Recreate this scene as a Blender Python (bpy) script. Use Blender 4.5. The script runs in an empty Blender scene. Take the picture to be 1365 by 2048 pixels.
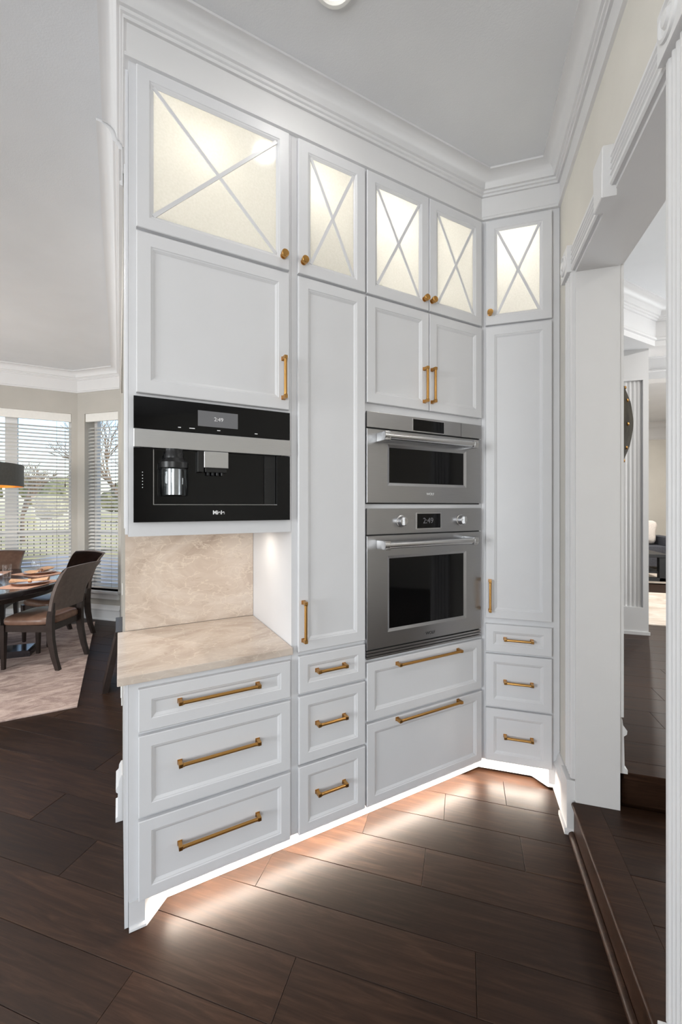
import bpy, bmesh, math, random
from mathutils import Vector, Matrix
random.seed(7)
sc = bpy.context.scene
COL = sc.collection
PI = math.pi
S = math.sqrt(.5)

# ------------------------------------------------------------------ camera
CAM_H = 1.525
YAW = math.atan2(244.5, 820.0)
cam_d = bpy.data.cameras.new('camera')
cam_d.sensor_fit = 'HORIZONTAL'
cam_d.sensor_width = 36.0
cam_d.lens = 820.0 / 1365.0 * 36.0
cam_d.shift_y = -12.0 / 1365.0
cam_d.clip_start = .05
cam_d.clip_end = 400
cam = bpy.data.objects.new('camera', cam_d)
cam.location = (0, 0, CAM_H)
cam.rotation_euler = (PI/2, 0, YAW)
COL.objects.link(cam)
sc.camera = cam

# ------------------------------------------------------------------ world and exposure
sc.view_settings.view_transform = 'Standard'
sc.view_settings.look = 'None'
sc.view_settings.exposure = 0.0
sc.view_settings.gamma = 1.0
sc.view_settings.use_curve_mapping = False
wd = bpy.data.worlds.new('sky')
sc.world = wd
wd.use_nodes = True
wn = wd.node_tree
wn.nodes.clear()
w_out = wn.nodes.new('ShaderNodeOutputWorld')
w_bg = wn.nodes.new('ShaderNodeBackground')
w_sky = wn.nodes.new('ShaderNodeTexSky')
w_sky.sky_type = 'NISHITA'
w_sky.sun_disc = False
w_sky.sun_elevation = math.radians(34)
w_sky.sun_rotation = math.radians(120)
w_sky.air_density = 1.0
w_sky.dust_density = 1.2
w_bg.inputs['Strength'].default_value = .30
wn.links.new(w_sky.outputs[0], w_bg.inputs[0])
wn.links.new(w_bg.outputs[0], w_out.inputs[0])

def lamp(name, kind, loc, rot=(0, 0, 0), energy=10, color=(1, 1, 1), size=.1, size_y=None, shape=None, spread=None, radius=None):
    d = bpy.data.lights.new(name, kind)
    d.energy = energy
    d.color = color
    if kind == 'AREA':
        d.shape = shape or ('RECTANGLE' if size_y else 'DISK')
        d.size = size
        if size_y: d.size_y = size_y
        if spread: d.spread = spread
    if kind in ('POINT', 'SPOT'):
        d.shadow_soft_size = radius or .03
    if kind == 'SUN': d.angle = math.radians(1)
    o = bpy.data.objects.new(name, d)
    o.location = loc
    o.rotation_euler = rot
    COL.objects.link(o)
    return o

lamp('sun', 'SUN', (0, 0, 20), (math.radians(56), 0, math.radians(75)), 3.6, (1, .95, .86))
# fill lamps added out of view: back wall, left wall and hall side;
# back and hall ones tilted up to brighten ceiling and soffit
UP = math.radians(16)
FILL_TINT = (.93, .97, 1)
lamp('fill_back_a', 'AREA', (-3.6, -4.19, 1.75), (PI/2+UP*.5, 0, 0), 225, FILL_TINT, 2.2, 2.3)
lamp('fill_back_b', 'AREA', (1.6, -4.19, 1.75), (PI/2+UP, 0, 0), 100, FILL_TINT, 2.2, 2.3)
lamp('fill_left', 'AREA', (-7.69, .1, 1.75), (PI/2, 0, -PI/2), 65, FILL_TINT, 2.2, 2.3)
lamp('fill_hall', 'AREA', (4.59, 4.2, 1.7), (PI/2+math.radians(24), 0, PI/2), 205, FILL_TINT, 2.4, 2.2)

# ------------------------------------------------------------------ materials
def lin(c):
    return tuple(((v/255)/12.92 if v/255 <= .04045 else ((v/255+.055)/1.055)**2.4) for v in c) + (1,)
def nodes(name):
    m = bpy.data.materials.new(name)
    m.use_nodes = True
    nt = m.node_tree
    return m, nt, nt.nodes['Principled BSDF']
def nd(nt, t, **kw):
    n = nt.nodes.new('ShaderNode'+t)
    for k, v in kw.items():
        if k in n.inputs.keys(): n.inputs[k].default_value = v
        else: setattr(n, k, v)
    return n
def ramp(nt, fac, stops):
    r = nd(nt, 'ValToRGB')
    el = r.color_ramp.elements
    while len(el) < len(stops): el.new(.5)
    for e, (p, c) in zip(el, stops):
        e.position = p
        e.color = c
    nt.links.new(fac, r.inputs[0])
    return r.outputs[0]
def mapped(nt, scale=(1, 1, 1), coord='Object', rot=(0, 0, 0), rnd=0):
    tc = nd(nt, 'TexCoord')
    mp = nd(nt, 'Mapping')
    mp.inputs['Scale'].default_value = scale
    mp.inputs['Rotation'].default_value = rot
    src = tc.outputs[coord]
    if rnd:
        oi = nd(nt, 'ObjectInfo')
        mu = nd(nt, 'Math', operation='MULTIPLY')
        mu.inputs[1].default_value = rnd
        nt.links.new(oi.outputs['Random'], mu.inputs[0])
        ad = nd(nt, 'VectorMath', operation='ADD')
        nt.links.new(src, ad.inputs[0])
        nt.links.new(mu.outputs[0], ad.inputs[1])
        src = ad.outputs[0]
    nt.links.new(src, mp.inputs[0])
    return mp.outputs[0]
def noise(nt, vec, scale, detail=4, rough=.5, dist=0):
    n = nd(nt, 'TexNoise', Scale=scale, Detail=detail, Roughness=rough, Distortion=dist)
    nt.links.new(vec, n.inputs['Vector'])
    return n.outputs['Fac']
def bump(nt, bs, h, strength=.2, dist=.002):
    b = nd(nt, 'Bump', Strength=strength, Distance=dist)
    nt.links.new(h, b.inputs['Height'])
    nt.links.new(b.outputs[0], bs.inputs['Normal'])
def paint(name, c, rough=.4, spread=3, nscale=14, bstr=.05, spec=.5):
    m, nt, b = nodes(name)
    v = mapped(nt)
    f = noise(nt, v, nscale, 3)
    a = lin([max(0, q-spread) for q in c]); z = lin([min(255, q+spread) for q in c])
    nt.links.new(ramp(nt, f, [(.3, a), (.7, z)]), b.inputs['Base Color'])
    b.inputs['Roughness'].default_value = rough
    b.inputs['Specular IOR Level'].default_value = spec
    if bstr: bump(nt, b, noise(nt, v, 180, 3), bstr, .001)
    return m
def metal(name, c, rough, stretch=(1, 1, 1), amt=.1, ns=60, bst=.03):
    m, nt, b = nodes(name)
    v = mapped(nt, stretch)
    f = noise(nt, v, ns, 5)
    nt.links.new(ramp(nt, f, [(.2, lin([q*.96 for q in c])), (.8, lin(c))]), b.inputs['Base Color'])
    b.inputs['Metallic'].default_value = 1
    mr = nd(nt, 'MapRange')
    mr.inputs['To Min'].default_value = max(.02, rough-amt)
    mr.inputs['To Max'].default_value = rough+amt
    nt.links.new(f, mr.inputs['Value'])
    nt.links.new(mr.outputs[0], b.inputs['Roughness'])
    if bst: bump(nt, b, f, bst, .0005)
    return m
def glow(name, c, strength):
    m, nt, b = nodes(name)
    b.inputs['Base Color'].default_value = lin(c)
    b.inputs['Emission Color'].default_value = lin(c)
    b.inputs['Emission Strength'].default_value = strength
    return m

M = {}
M['cabinet'] = paint('cabinet_white', (216, 216, 218), .36, 1, 8, .02)
M['trim'] = paint('trim_white', (221, 220, 220), .42, 1, 8, .02)
M['niche'] = paint('niche_white', (232, 226, 218), .42, 1, 8, .02)
M['wall'] = paint('wall_greige', (216, 212, 204), .7, 3, 3, .12, .2)
M['wall_d'] = paint('wall_warm_grey', (182, 178, 171), .7, 3, 3, .12, .2)
M['ceiling'] = paint('ceiling_white', (224, 225, 227), .8, 2, 3, .5, .15)
M['brass'] = metal('brass', (198, 150, 86), .3, (1, 1, 1), .06, 240)
M['steel'] = metal('brushed_steel', (178, 178, 180), .3, (1.2, 60, 60), .03, 8, 0)
M['steel_bright'] = metal('polished_steel', (205, 205, 206), .26, (2, 40, 40), .03, 8, 0)
M['black_glass'] = paint('black_glass', (10, 10, 11), .05, 1, 3, 0, .3)
M['black'] = paint('black_plastic', (16, 16, 17), .35, 1, 20, 0)
M['dark_gap'] = paint('dark_gap', (30, 30, 31), .5, 1, 20, 0)
M['screen'] = glow('screen_grey', (92, 92, 94), .35)
M['print'] = glow('print_white_glow', (215, 215, 215), .15)  # printed lettering given a faint glow of its own
M['print_dark'] = paint('print_dark', (50, 50, 52), .4, 1, 20, 0)
M['bulb'] = glow('bulb', (255, 250, 240), 4)
M['bulb_warm'] = glow('bulb_warm', (255, 240, 218), 2)
M['plastic'] = paint('plastic_white', (232, 231, 228), .4, 1, 20, 0)
M['darkwood'] = paint('dark_wood', (44, 34, 30), .32, 6, 18, .1)
M['table'] = paint('table_wood', (46, 42, 44), .13, 5, 12, .02, .8)
M['leather'] = paint('leather_brown', (124, 94, 78), .33, 7, 24, .25)
M['leather_back'] = paint('leather_taupe', (104, 92, 86), .5, 6, 24, .25)
M['slat'] = paint('slat_white', (226, 224, 219), .45, 2, 30, 0)
M['slatcord'] = paint('cord', (120, 108, 96), .6, 3, 30, 0)
M['napkin'] = paint('napkin_tan', (214, 170, 134), .8, 8, 60, .3)
M['mat'] = paint('placemat', (204, 160, 136), .8, 8, 90, .3)
M['copper'] = metal('copper_plate', (206, 150, 112), .3, (1, 1, 1), .05, 20)
M['china'] = paint('china', (236, 228, 224), .2, 2, 20, 0)
M['shade'] = paint('shade_grey', (70, 70, 68), .5, 5, 40, .1)
M['shade_in'] = metal('shade_gold', (222, 160, 74), .35, (1, 1, 1), .05, 20)
M['sofa'] = paint('sofa_grey', (72, 74, 82), .8, 8, 40, .3)
M['cushion'] = paint('cushion_ivory', (222, 213, 205), .8, 8, 40, .4)
M['bronze'] = paint('bronze', (48, 42, 30), .75, 14, 14, .1, .1)
M['iron'] = paint('iron', (34, 34, 36), .5, 2, 20, 0)
M['bark'] = paint('bark', (120, 104, 88), .9, 18, 12, .5)
M['leaf'] = paint('leaf', (104, 108, 74), .8, 26, 3, .4)
M['stone_ext'] = paint('patio_stone', (150, 156, 168), .8, 14, 1.2, .3)

def wood_floor():
    m, nt, b = nodes('floor_oak')
    v = mapped(nt, (1.1, 13, 13), rnd=40)
    f = noise(nt, v, 2.2, 8, .62, 1.4)
    f2 = noise(nt, mapped(nt, (4, 120, 120), rnd=17), 1.5, 3, .6)
    oi = nd(nt, 'ObjectInfo')
    base = ramp(nt, f, [(.22, lin((35, 21, 14))), (.5, lin((54, 35, 24))), (.78, lin((77, 53, 38)))])
    tone = nd(nt, 'MapRange')
    tone.inputs['To Min'].default_value = .62
    tone.inputs['To Max'].default_value = 1.1
    nt.links.new(oi.outputs['Random'], tone.inputs['Value'])
    mx = nd(nt, 'VectorMath', operation='SCALE')
    nt.links.new(base, mx.inputs[0])
    nt.links.new(tone.outputs[0], mx.inputs['Scale'])
    mx2 = nd(nt, 'MixRGB', blend_type='MULTIPLY')
    mx2.inputs[0].default_value = .35
    nt.links.new(mx.outputs[0], mx2.inputs[1])
    nt.links.new(ramp(nt, f2, [(.3, (.35, .33, .32, 1)), (.6, (1, 1, 1, 1))]), mx2.inputs[2])
    nt.links.new(mx2.outputs[0], b.inputs['Base Color'])
    mr = nd(nt, 'MapRange')
    mr.inputs['To Min'].default_value = .34
    mr.inputs['To Max'].default_value = .5
    nt.links.new(f, mr.inputs['Value'])
    nt.links.new(mr.outputs[0], b.inputs['Roughness'])
    b.inputs['Specular IOR Level'].default_value = .22
    bump(nt, b, f2, .12, .001)
    return m
M['floor'] = wood_floor()

def quartzite():
    m, nt, b = nodes('quartzite')
    v = mapped(nt, (1, 1.5, 1.8), rot=(.2, .3, .4))
    big = noise(nt, v, 2.1, 8, .62, 1.8)
    c = ramp(nt, big, [(.25, lin((170, 152, 138))), (.45, lin((198, 182, 168))), (.6, lin((210, 197, 185))), (.8, lin((188, 170, 156)))])
    ve = nd(nt, 'TexVoronoi', feature='DISTANCE_TO_EDGE', Scale=5.5)
    wv = nd(nt, 'VectorMath', operation='ADD')
    n3 = nd(nt, 'TexNoise', Scale=3.5, Detail=6)
    nt.links.new(v, n3.inputs['Vector'])
    nt.links.new(v, wv.inputs[0])
    nt.links.new(n3.outputs['Color'], wv.inputs[1])
    nt.links.new(wv.outputs[0], ve.inputs['Vector'])
    vein = ramp(nt, ve.outputs['Distance'], [(0, (1, 1, 1, 1)), (.045, (0, 0, 0, 1))])
    mask = nd(nt, 'Math', operation='MULTIPLY')
    nt.links.new(vein, mask.inputs[0])
    nt.links.new(noise(nt, v, 4, 4), mask.inputs[1])
    mx = nd(nt, 'MixRGB')
    nt.links.new(mask.outputs[0], mx.inputs[0])
    nt.links.new(c, mx.inputs[1])
    mx.inputs[2].default_value = lin((226, 214, 198))
    dk = ramp(nt, noise(nt, v, 9, 8, .7, .8), [(.3, (.62, .56, .5, 1)), (.42, (1, 1, 1, 1))])
    m2 = nd(nt, 'MixRGB', blend_type='MULTIPLY')
    m2.inputs[0].default_value = .5
    nt.links.new(mx.outputs[0], m2.inputs[1])
    nt.links.new(dk, m2.inputs[2])
    nt.links.new(m2.outputs[0], b.inputs['Base Color'])
    b.inputs['Roughness'].default_value = .22
    return m
M['stone'] = quartzite()

def rug_mat(name, cols, s1):
    m, nt, b = nodes(name)
    v = mapped(nt, (1, 2.5, 1))
    f = noise(nt, v, s1, 8, .7, 1.0)
    nt.links.new(ramp(nt, f, [(.3, lin(cols[0])), (.45, lin(cols[1])), (.55, lin(cols[2])), (.7, lin(cols[3]))]), b.inputs['Base Color'])
    b.inputs['Roughness'].default_value = .95
    b.inputs['Specular IOR Level'].default_value = .1
    bump(nt, b, noise(nt, mapped(nt), 160, 2), .6, .004)
    return m
M['rug'] = rug_mat('rug_rose', [(136, 118, 112), (172, 150, 141), (198, 176, 166), (216, 197, 187)], 4.0)
M['rug2'] = rug_mat('rug_sand', [(196, 180, 164), (214, 200, 186), (226, 214, 202), (234, 226, 218)], 2.0)

def frosted():
    m, nt, b = nodes('frosted_glass')
    nt.nodes.remove(b)
    out = nt.nodes['Material Output']
    tr = nd(nt, 'BsdfTranslucent')
    gl = nd(nt, 'BsdfGlossy', Roughness=.12)
    mx = nd(nt, 'MixShader')
    f = noise(nt, mapped(nt), 120, 2)
    nt.links.new(ramp(nt, f, [(.3, lin((240, 238, 230))), (.7, lin((246, 244, 237)))]), tr.inputs['Color'])
    mx.inputs[0].default_value = .035
    nt.links.new(tr.outputs[0], mx.inputs[1])
    nt.links.new(gl.outputs[0], mx.inputs[2])
    nt.links.new(mx.outputs[0], out.inputs[0])
    return m
M['frosted'] = frosted()
def clear_glass(name, rough=0., tint=(255, 255, 255), alpha=.12):
    m, nt, b = nodes(name)
    nt.nodes.remove(b)
    out = nt.nodes['Material Output']
    t = nd(nt, 'BsdfTransparent')
    t.inputs[0].default_value = lin(tint)
    g = nd(nt, 'BsdfGlossy', Roughness=rough)
    mx = nd(nt, 'MixShader')
    lwt = nd(nt, 'LayerWeight', Blend=.5)
    pw_ = nd(nt, 'Math', operation='POWER'); pw_.inputs[1].default_value = 4
    sc_ = nd(nt, 'MapRange'); sc_.inputs['To Min'].default_value = .04; sc_.inputs['To Max'].default_value = .6
    nt.links.new(lwt.outputs['Facing'], pw_.inputs[0]); nt.links.new(pw_.outputs[0], sc_.inputs['Value'])
    nt.links.new(sc_.outputs[0], mx.inputs[0])
    nt.links.new(t.outputs[0], mx.inputs[1])
    nt.links.new(g.outputs[0], mx.inputs[2])
    nt.links.new(mx.outputs[0], out.inputs[0])
    return m
M['glass'] = clear_glass('clear_glass')
M['flask'] = clear_glass('flask_glass', .03, (225, 228, 230))
def lawn_mat():
    m, nt, b = nodes('lawn')
    f = noise(nt, mapped(nt), .25, 6, .6)
    nt.links.new(ramp(nt, f, [(.35, lin((176, 170, 118))), (.65, lin((206, 198, 146)))]), b.inputs['Base Color'])
    b.inputs['Roughness'].default_value = 1
    return m
M['lawn'] = lawn_mat()

# ------------------------------------------------------------------ mesh helpers
class MB:
    def __init__(self): self.bm = bmesh.new()
    def box(self, x0, x1, y0, y1, z0, z1, bev=0):
        r = bmesh.ops.create_cube(self.bm, size=1)
        vs = r['verts']
        for v in vs:
            v.co = Vector((x0+(v.co.x+.5)*(x1-x0), y0+(v.co.y+.5)*(y1-y0), z0+(v.co.z+.5)*(z1-z0)))
        if bev:
            es = list({e for v in vs for e in v.link_edges})
            bmesh.ops.bevel(self.bm, geom=es, offset=bev, segments=2, affect='EDGES', profile=.7)
        return self
    def prism(self, pts, axis, a, b):
        """polygon pts in the two other axes, extruded along axis from a to b"""
        def mk(p, t):
            if axis == 'x': return (t, p[0], p[1])
            if axis == 'y': return (p[0], t, p[1])
            return (p[0], p[1], t)
        va = [self.bm.verts.new(mk(p, a)) for p in pts]
        vb = [self.bm.verts.new(mk(p, b)) for p in pts]
        n = len(pts)
        self.bm.faces.new(va); self.bm.faces.new(vb[::-1])
        for i in range(n):
            self.bm.faces.new((va[i], vb[i], vb[(i+1) % n], va[(i+1) % n]))
        return self
    def rings(self, rs, closed=True, cap0=True, cap1=True):
        V = [[self.bm.verts.new(p) for p in r] for r in rs]
        for a, b in zip(V, V[1:]):
            n = len(a)
            for i in range(n if closed else n-1):
                self.bm.faces.new((a[i], a[(i+1) % n], b[(i+1) % n], b[i]))
        if cap0: self.bm.faces.new(V[0][::-1])
        if cap1: self.bm.faces.new(V[-1])
        return self
    def lathe(self, prof, c=(0, 0, 0), seg=20, axis='z', cap=True):
        rs = []
        for r, h in prof:
            ring = []
            for i in range(seg):
                a = 2*PI*i/seg
                p = (r*math.cos(a), r*math.sin(a), h)
                if axis == 'y': p = (p[0], h, p[1])
                if axis == 'x': p = (h, p[0], p[1])
                ring.append((c[0]+p[0], c[1]+p[1], c[2]+p[2]))
            rs.append(ring)
        return self.rings(rs, True, cap, cap)
    def tube(self, pts, rad, seg=8):
        pts = [Vector(p) for p in pts]
        rads = rad if isinstance(rad, (list, tuple)) else [rad]*len(pts)
        rs = []
        for i, p in enumerate(pts):
            t = (pts[min(i+1, len(pts)-1)]-pts[max(i-1, 0)]).normalized()
            up = Vector((0, 0, 1)) if abs(t.z) < .95 else Vector((1, 0, 0))
            u = t.cross(up).normalized(); w = u.cross(t)
            rs.append([p+(u*math.cos(2*PI*k/seg)+w*math.sin(2*PI*k/seg))*rads[i] for k in range(seg)])
        return self.rings(rs)
    def sweep(self, path, prof, flip=1):
        """profile (out, z) swept along a plan polyline with mitred corners; out is to the right of travel * flip"""
        P = [Vector(p[:2]) for p in path]
        rs = []
        for i, p in enumerate(P):
            d0 = (P[i]-P[i-1]).normalized() if i else None
            d1 = (P[i+1]-P[i]).normalized() if i < len(P)-1 else None
            n0 = Vector((d0.y, -d0.x)) if d0 else None
            n1 = Vector((d1.y, -d1.x)) if d1 else None
            if n0 and n1:
                m = (n0+n1); m = m/m.dot(n0)
            else: m = n0 or n1
            rs.append([(p.x+m.x*o*flip, p.y+m.y*o*flip, z) for o, z in prof])
        return self.rings(rs)
    def build(self, name, mat, parent=None, base=(0, 0, 0), smooth=False, loc=None, rot=None):
        bm = self.bm
        bmesh.ops.recalc_face_normals(bm, faces=bm.faces[:])
        if any(base): bmesh.ops.translate(bm, verts=bm.verts[:], vec=-Vector(base))
        me = bpy.data.meshes.new(name)
        bm.to_mesh(me); bm.free()
        if smooth is True:
            for p in me.polygons: p.use_smooth = True
        elif smooth:
            for p in me.polygons: p.use_smooth = True
            try: me.set_sharp_from_angle(angle=math.radians(smooth))
            except Exception: pass
        me.materials.append(M[mat] if isinstance(mat, str) else mat)
        return inst(name, me, parent, loc, rot)
def inst(name, me, parent=None, loc=None, rot=None):
    o = bpy.data.objects.new(name, me)
    COL.objects.link(o)
    if parent: o.parent = parent
    if loc: o.location = loc
    if rot: o.rotation_euler = rot
    return o
class Frame:
    def __init__(self, origin, rz):
        self.o = Vector(origin); self.rz = rz
    def w(self, p):
        p = Vector(p) if len(p) == 3 else Vector((p[0], p[1], 0))
        return Matrix.Rotation(self.rz, 3, 'Z') @ p + self.o
DA = -1.64063515
FA = Frame((DA*S, -DA*S, 0), PI/4)      # long cabinet run: x along the run, y into the cabinets, y=0 is the door face
FB = Frame((0, 2.4275, 0), 0)           # short run at the right
FW = Frame((0, 0, 0), 0)
def tag(o, label, cat, group=None, kind=None):
    if label: o['label'] = label
    if cat: o['category'] = cat
    if group: o['group'] = group
    if kind: o['kind'] = kind
    return o
def thing(name, label, cat, frame=FW, base=(0, 0, 0), group=None, rz=0):
    o = bpy.data.objects.new(name, None)
    o.empty_display_size = .1
    COL.objects.link(o)
    o.location = frame.w(base)
    o.rotation_euler = (0, 0, frame.rz+rz)
    return tag(o, label, cat, group)
def solo(o, label, cat, frame, base, group=None, kind=None):
    """a thing that is one mesh built in frame coordinates minus base"""
    o.location = frame.w(base)
    o.rotation_euler = (0, 0, frame.rz)
    return tag(o, label, cat, group, kind)
def struct(o, frame=None, label=None):
    if frame:
        o.location = frame.o; o.rotation_euler = (0, 0, frame.rz)
    o['kind'] = 'structure'
    if label: o['label'] = label
    return o
def copy_tree(o, parent=None):
    c = o.copy(); COL.objects.link(c); c.parent = parent
    for ch in list(o.children): copy_tree(ch, c)
    return c
def text(name, s, size, mat, parent, loc, rot=(PI/2, 0, 0), ext=.0004, bold=0):
    cu = bpy.data.curves.new(name, 'FONT')
    cu.body = s; cu.size = size; cu.extrude = ext; cu.align_x = 'CENTER'; cu.align_y = 'CENTER'
    cu.offset = bold
    t = bpy.data.objects.new('tmp', cu); COL.objects.link(t)
    bpy.context.view_layer.update()
    me = bpy.data.meshes.new_from_object(t.evaluated_get(bpy.context.evaluated_depsgraph_get()))
    bpy.data.objects.remove(t)
    me.materials.clear(); me.materials.append(M[mat])
    return inst(name, me, parent, loc, rot)

CEIL = 3.353
# ------------------------------------------------------------------ the room shell
# floor: slab with separate planks running along world x
fl = struct(MB().box(-8.2, 5.0, -4.6, 5.2, -.12, -.014).build('floor', 'floor'), label='dark brown oak plank floor')
PW = .191; Y0 = 1.095
def plank_mesh(L, W, T=.014, g=.0006, b=.0011, nose=0):
    mb = MB()
    x0, x1, y0, y1 = g, L-g, g, W-g
    rs = []
    for i, z in ((0, -T), (0, -b), (b, 0)):
        rs.append([(x0+i, y0+i, z), (x1-i, y0+i, z), (x1-i, y1-i, z), (x0+i, y1-i, z)])
    mb.rings(rs)
    me = bpy.data.meshes.new('plank'); bmesh.ops.recalc_face_normals(mb.bm, faces=mb.bm.faces[:]); mb.bm.to_mesh(me); mb.bm.free()
    me.materials.append(M['floor'])
    return me
fixed = {5: [-.09], 6: [.212], 4: [-.45, .25], 3: [-.16], 2: [-2.02, -.8], 1: [-1.6], 7: [-1.4]}
pm = {}
def lay(parent, y, xa, xb, joints, z=0, W=PW):
    xs = [xa]+[j for j in joints if xa+.12 < j < xb-.12]+[xb]
    for a, b in zip(xs, xs[1:]):
        L = round(b-a, 3)
        if (L, W) not in pm: pm[(L, W)] = plank_mesh(L, W)
        inst('plank', pm[(L, W)], parent, (a, y, z))
for k in range(-8, 18):
    y = Y0+PW*k
    xa = max(min(-1.504*(y+PW)-1.2, -1.6), -7.2); xb = .4985
    if y+PW > 2.45: xb = min(xb, -y+.55)
    js = []
    f = fixed.get(k, [])
    st = f[0] if f else random.uniform(-1.5, 0)
    x = st
    while x > xa: js.append(x); x -= random.uniform(1.25, 1.85)
    x = f[1] if len(f) > 1 else st+random.uniform(1.3, 1.8)
    while x < xb: js.append(x); x += random.uniform(1.3, 1.8)
    lay(fl, y, xa, xb, sorted(js))

struct(MB().prism([(-7.9, -4.4), (4.8, -4.4), (4.8, 10.8), (.6, 10.8), (.6, 4.5), (-3.4, 4.61), (-5.19, 4.61), (-7.9, 1.9)], 'z', CEIL, CEIL+.12).build('ceiling', 'ceiling'), label='flat white painted ceiling')

# right wall with the cased opening (x .5 to .67)
OY0, OY1, OZ = 1.20, 2.13, 2.615
STEP1, STEP2 = .16, .315
mb = MB()
mb.box(.5, .67, OY1, 3.2, 0, CEIL)
mb.box(.5, .67, .85, OY0, 0, CEIL)
mb.box(.5, .67, OY0, OY1, OZ, CEIL)
struct(mb.build('wall_right', 'wall'), label='warm greige wall beside the white cabinets')
# liner of the opening, painted white
mb = MB()
mb.box(.497, .675, OY1-.012, OY1, STEP1, OZ)
mb.box(.497, .675, OY0, OY0+.012, STEP1, OZ)
mb.box(.497, .675, OY0+.012, OY1-.012, OZ-.012, OZ)
struct(mb.build('trim_1', 'trim'), label='white jamb lining of the cased opening')

# rest of the kitchen shell: behind the camera
def wall_openings(mb, x0, x1, y0, y1, z0, z1, axis, ops):
    """box wall with rectangular openings; ops = (a0,a1,z0,z1) along axis"""
    ops = sorted(ops)
    cur = x0 if axis == 'x' else y0
    end = x1 if axis == 'x' else y1
    def bx(a, b, c, d):
        if b-a < 1e-4 or d-c < 1e-4: return
        if axis == 'x': mb.box(a, b, y0, y1, c, d)
        else: mb.box(x0, x1, a, b, c, d)
    for a0, a1, c0, c1 in ops:
        bx(cur, a0, z0, z1); bx(a0, a1, z0, c0); bx(a0, a1, c1, z1); cur = a1
    bx(cur, end, z0, z1)
mb = MB(); wall_openings(mb, -8.0, 4.8, -4.4, -4.2, 0, CEIL, 'x', [(-4.7, -2.5, .6, 2.9), (.5, 2.7, .6, 2.9)])
struct(mb.build('wall_back', 'wall'))
mb = MB(); wall_openings(mb, -7.9, -7.7, -4.2, 1.75, 0, CEIL, 'y', [(-1.0, 1.2, .6, 2.9)])
struct(mb.build('wall_left', 'wall'))
struct(MB().box(4.6, 4.8, -4.2, 11, 0, CEIL).build('wall_kitchen_side', 'wall'))
struct(MB().box(.67, 4.6, .85, 1.0, 0, CEIL).build('wall_hall_near', 'wall'))

# dining bay: wall D along x at y=4.37, wall E parallel to the cabinet run
YD = 4.37; BAYX = -5.091
WE0 = FA.w((0, 0, 0))
def to_A(x, y):
    v = Matrix.Rotation(-PI/4, 3, 'Z') @ (Vector((x, y, 0))-FA.o); return v.x, v.y
bx_, by_ = to_A(BAYX, YD)       # bay corner in the A frame
WIN_Z0, WIN_Z1 = .39, 2.785
WDX0, WDX1 = -4.965, -4.395
mb = MB(); wall_openings(mb, BAYX-.1, -3.4, YD, YD+.24, 0, CEIL, 'x', [(WDX0, WDX1, WIN_Z0, WIN_Z1)])
struct(mb.build('wall_bay_right', 'wall_d'), label='warm grey bay wall with a narrow window')
WES1 = bx_-.07; WES0 = bx_-1.62
mb = MB(); wall_openings(mb, bx_-3.6, bx_+.02, by_, by_+.24, 0, CEIL, 'x', [(WES0, WES1, WIN_Z0, WIN_Z1)])
struct(mb.build('wall_bay_left', 'wall_d'), FA, label='warm grey bay wall with a wide double window')

# wall behind the cabinets, in the A frame: stub end, header over the recess, far return
mb = MB()
mb.box(.014, 2.0, .612, .74, 0, CEIL)
mb.box(.014, .5, .74, 2.86, 2.62, CEIL)
mb.box(.014, .5, 2.86, 4.56, 0, CEIL)
struct(mb.build('wall_behind', 'wall_d'), FA, label='grey wall behind the cabinets')
struct(MB().box(.8, .95, .74, 2.9, 0, CEIL).build('wall_recess', 'wall_d'), FA)
# wall behind the short run
struct(MB().box(-.45, .5, 3.05, 3.2, 0, CEIL).build('wall_corner', 'wall'))

# crown mouldings
def crown_profile(k=1, low=-.225):
    c = [(0, low), (.013, low+.003), (.013, low+.016), (.005, low+.024), (.005, -.096),
         (.016, -.096), (.018, -.085), (.026, -.082), (.028, -.072), (.038, -.069), (.042, -.058)]
    for i in range(1, 7):
        a = i/6*PI/2
        c.append((.042+.05*(1-math.cos(a)), -.058+.048*math.sin(a)))
    c += [(.1, -.01), (.1, 0), (0, 0)]
    return [(o*k, CEIL+z*k) for o, z in c]
ab_x = (DA-.02)*math.sqrt(2)+2.4475
P = [FA.w((.028, .60)), FA.w((.028, .02)), Vector((ab_x, 2.4475, 0)), Vector((.5, 2.4475, 0)), Vector((.5, .85, 0)), Vector((4.6, .85, 0))]
struct(MB().sweep([(p.x, p.y) for p in P], crown_profile()).build('trim_2', 'trim', smooth=35), label='white stepped crown moulding above the cabinets')
pd = [FA.w((.014, .612)), FA.w((.014, 4.6))]
xx = FA.w((.014, 0)); ycorner = YD
# intersection of header line with wall D
t = (YD-pd[0].y)/(pd[1].y-pd[0].y); c1 = pd[0]+(pd[1]-pd[0])*t
P = [FA.w((.014, .606)), c1, Vector((BAYX, YD, 0)), FA.w((bx_-3.5, by_))]
struct(MB().sweep([(p.x, p.y) for p in P], crown_profile(1.12, -.25), -1).build('trim_3', 'trim', smooth=35), label='white crown moulding around the dining bay')

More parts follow.
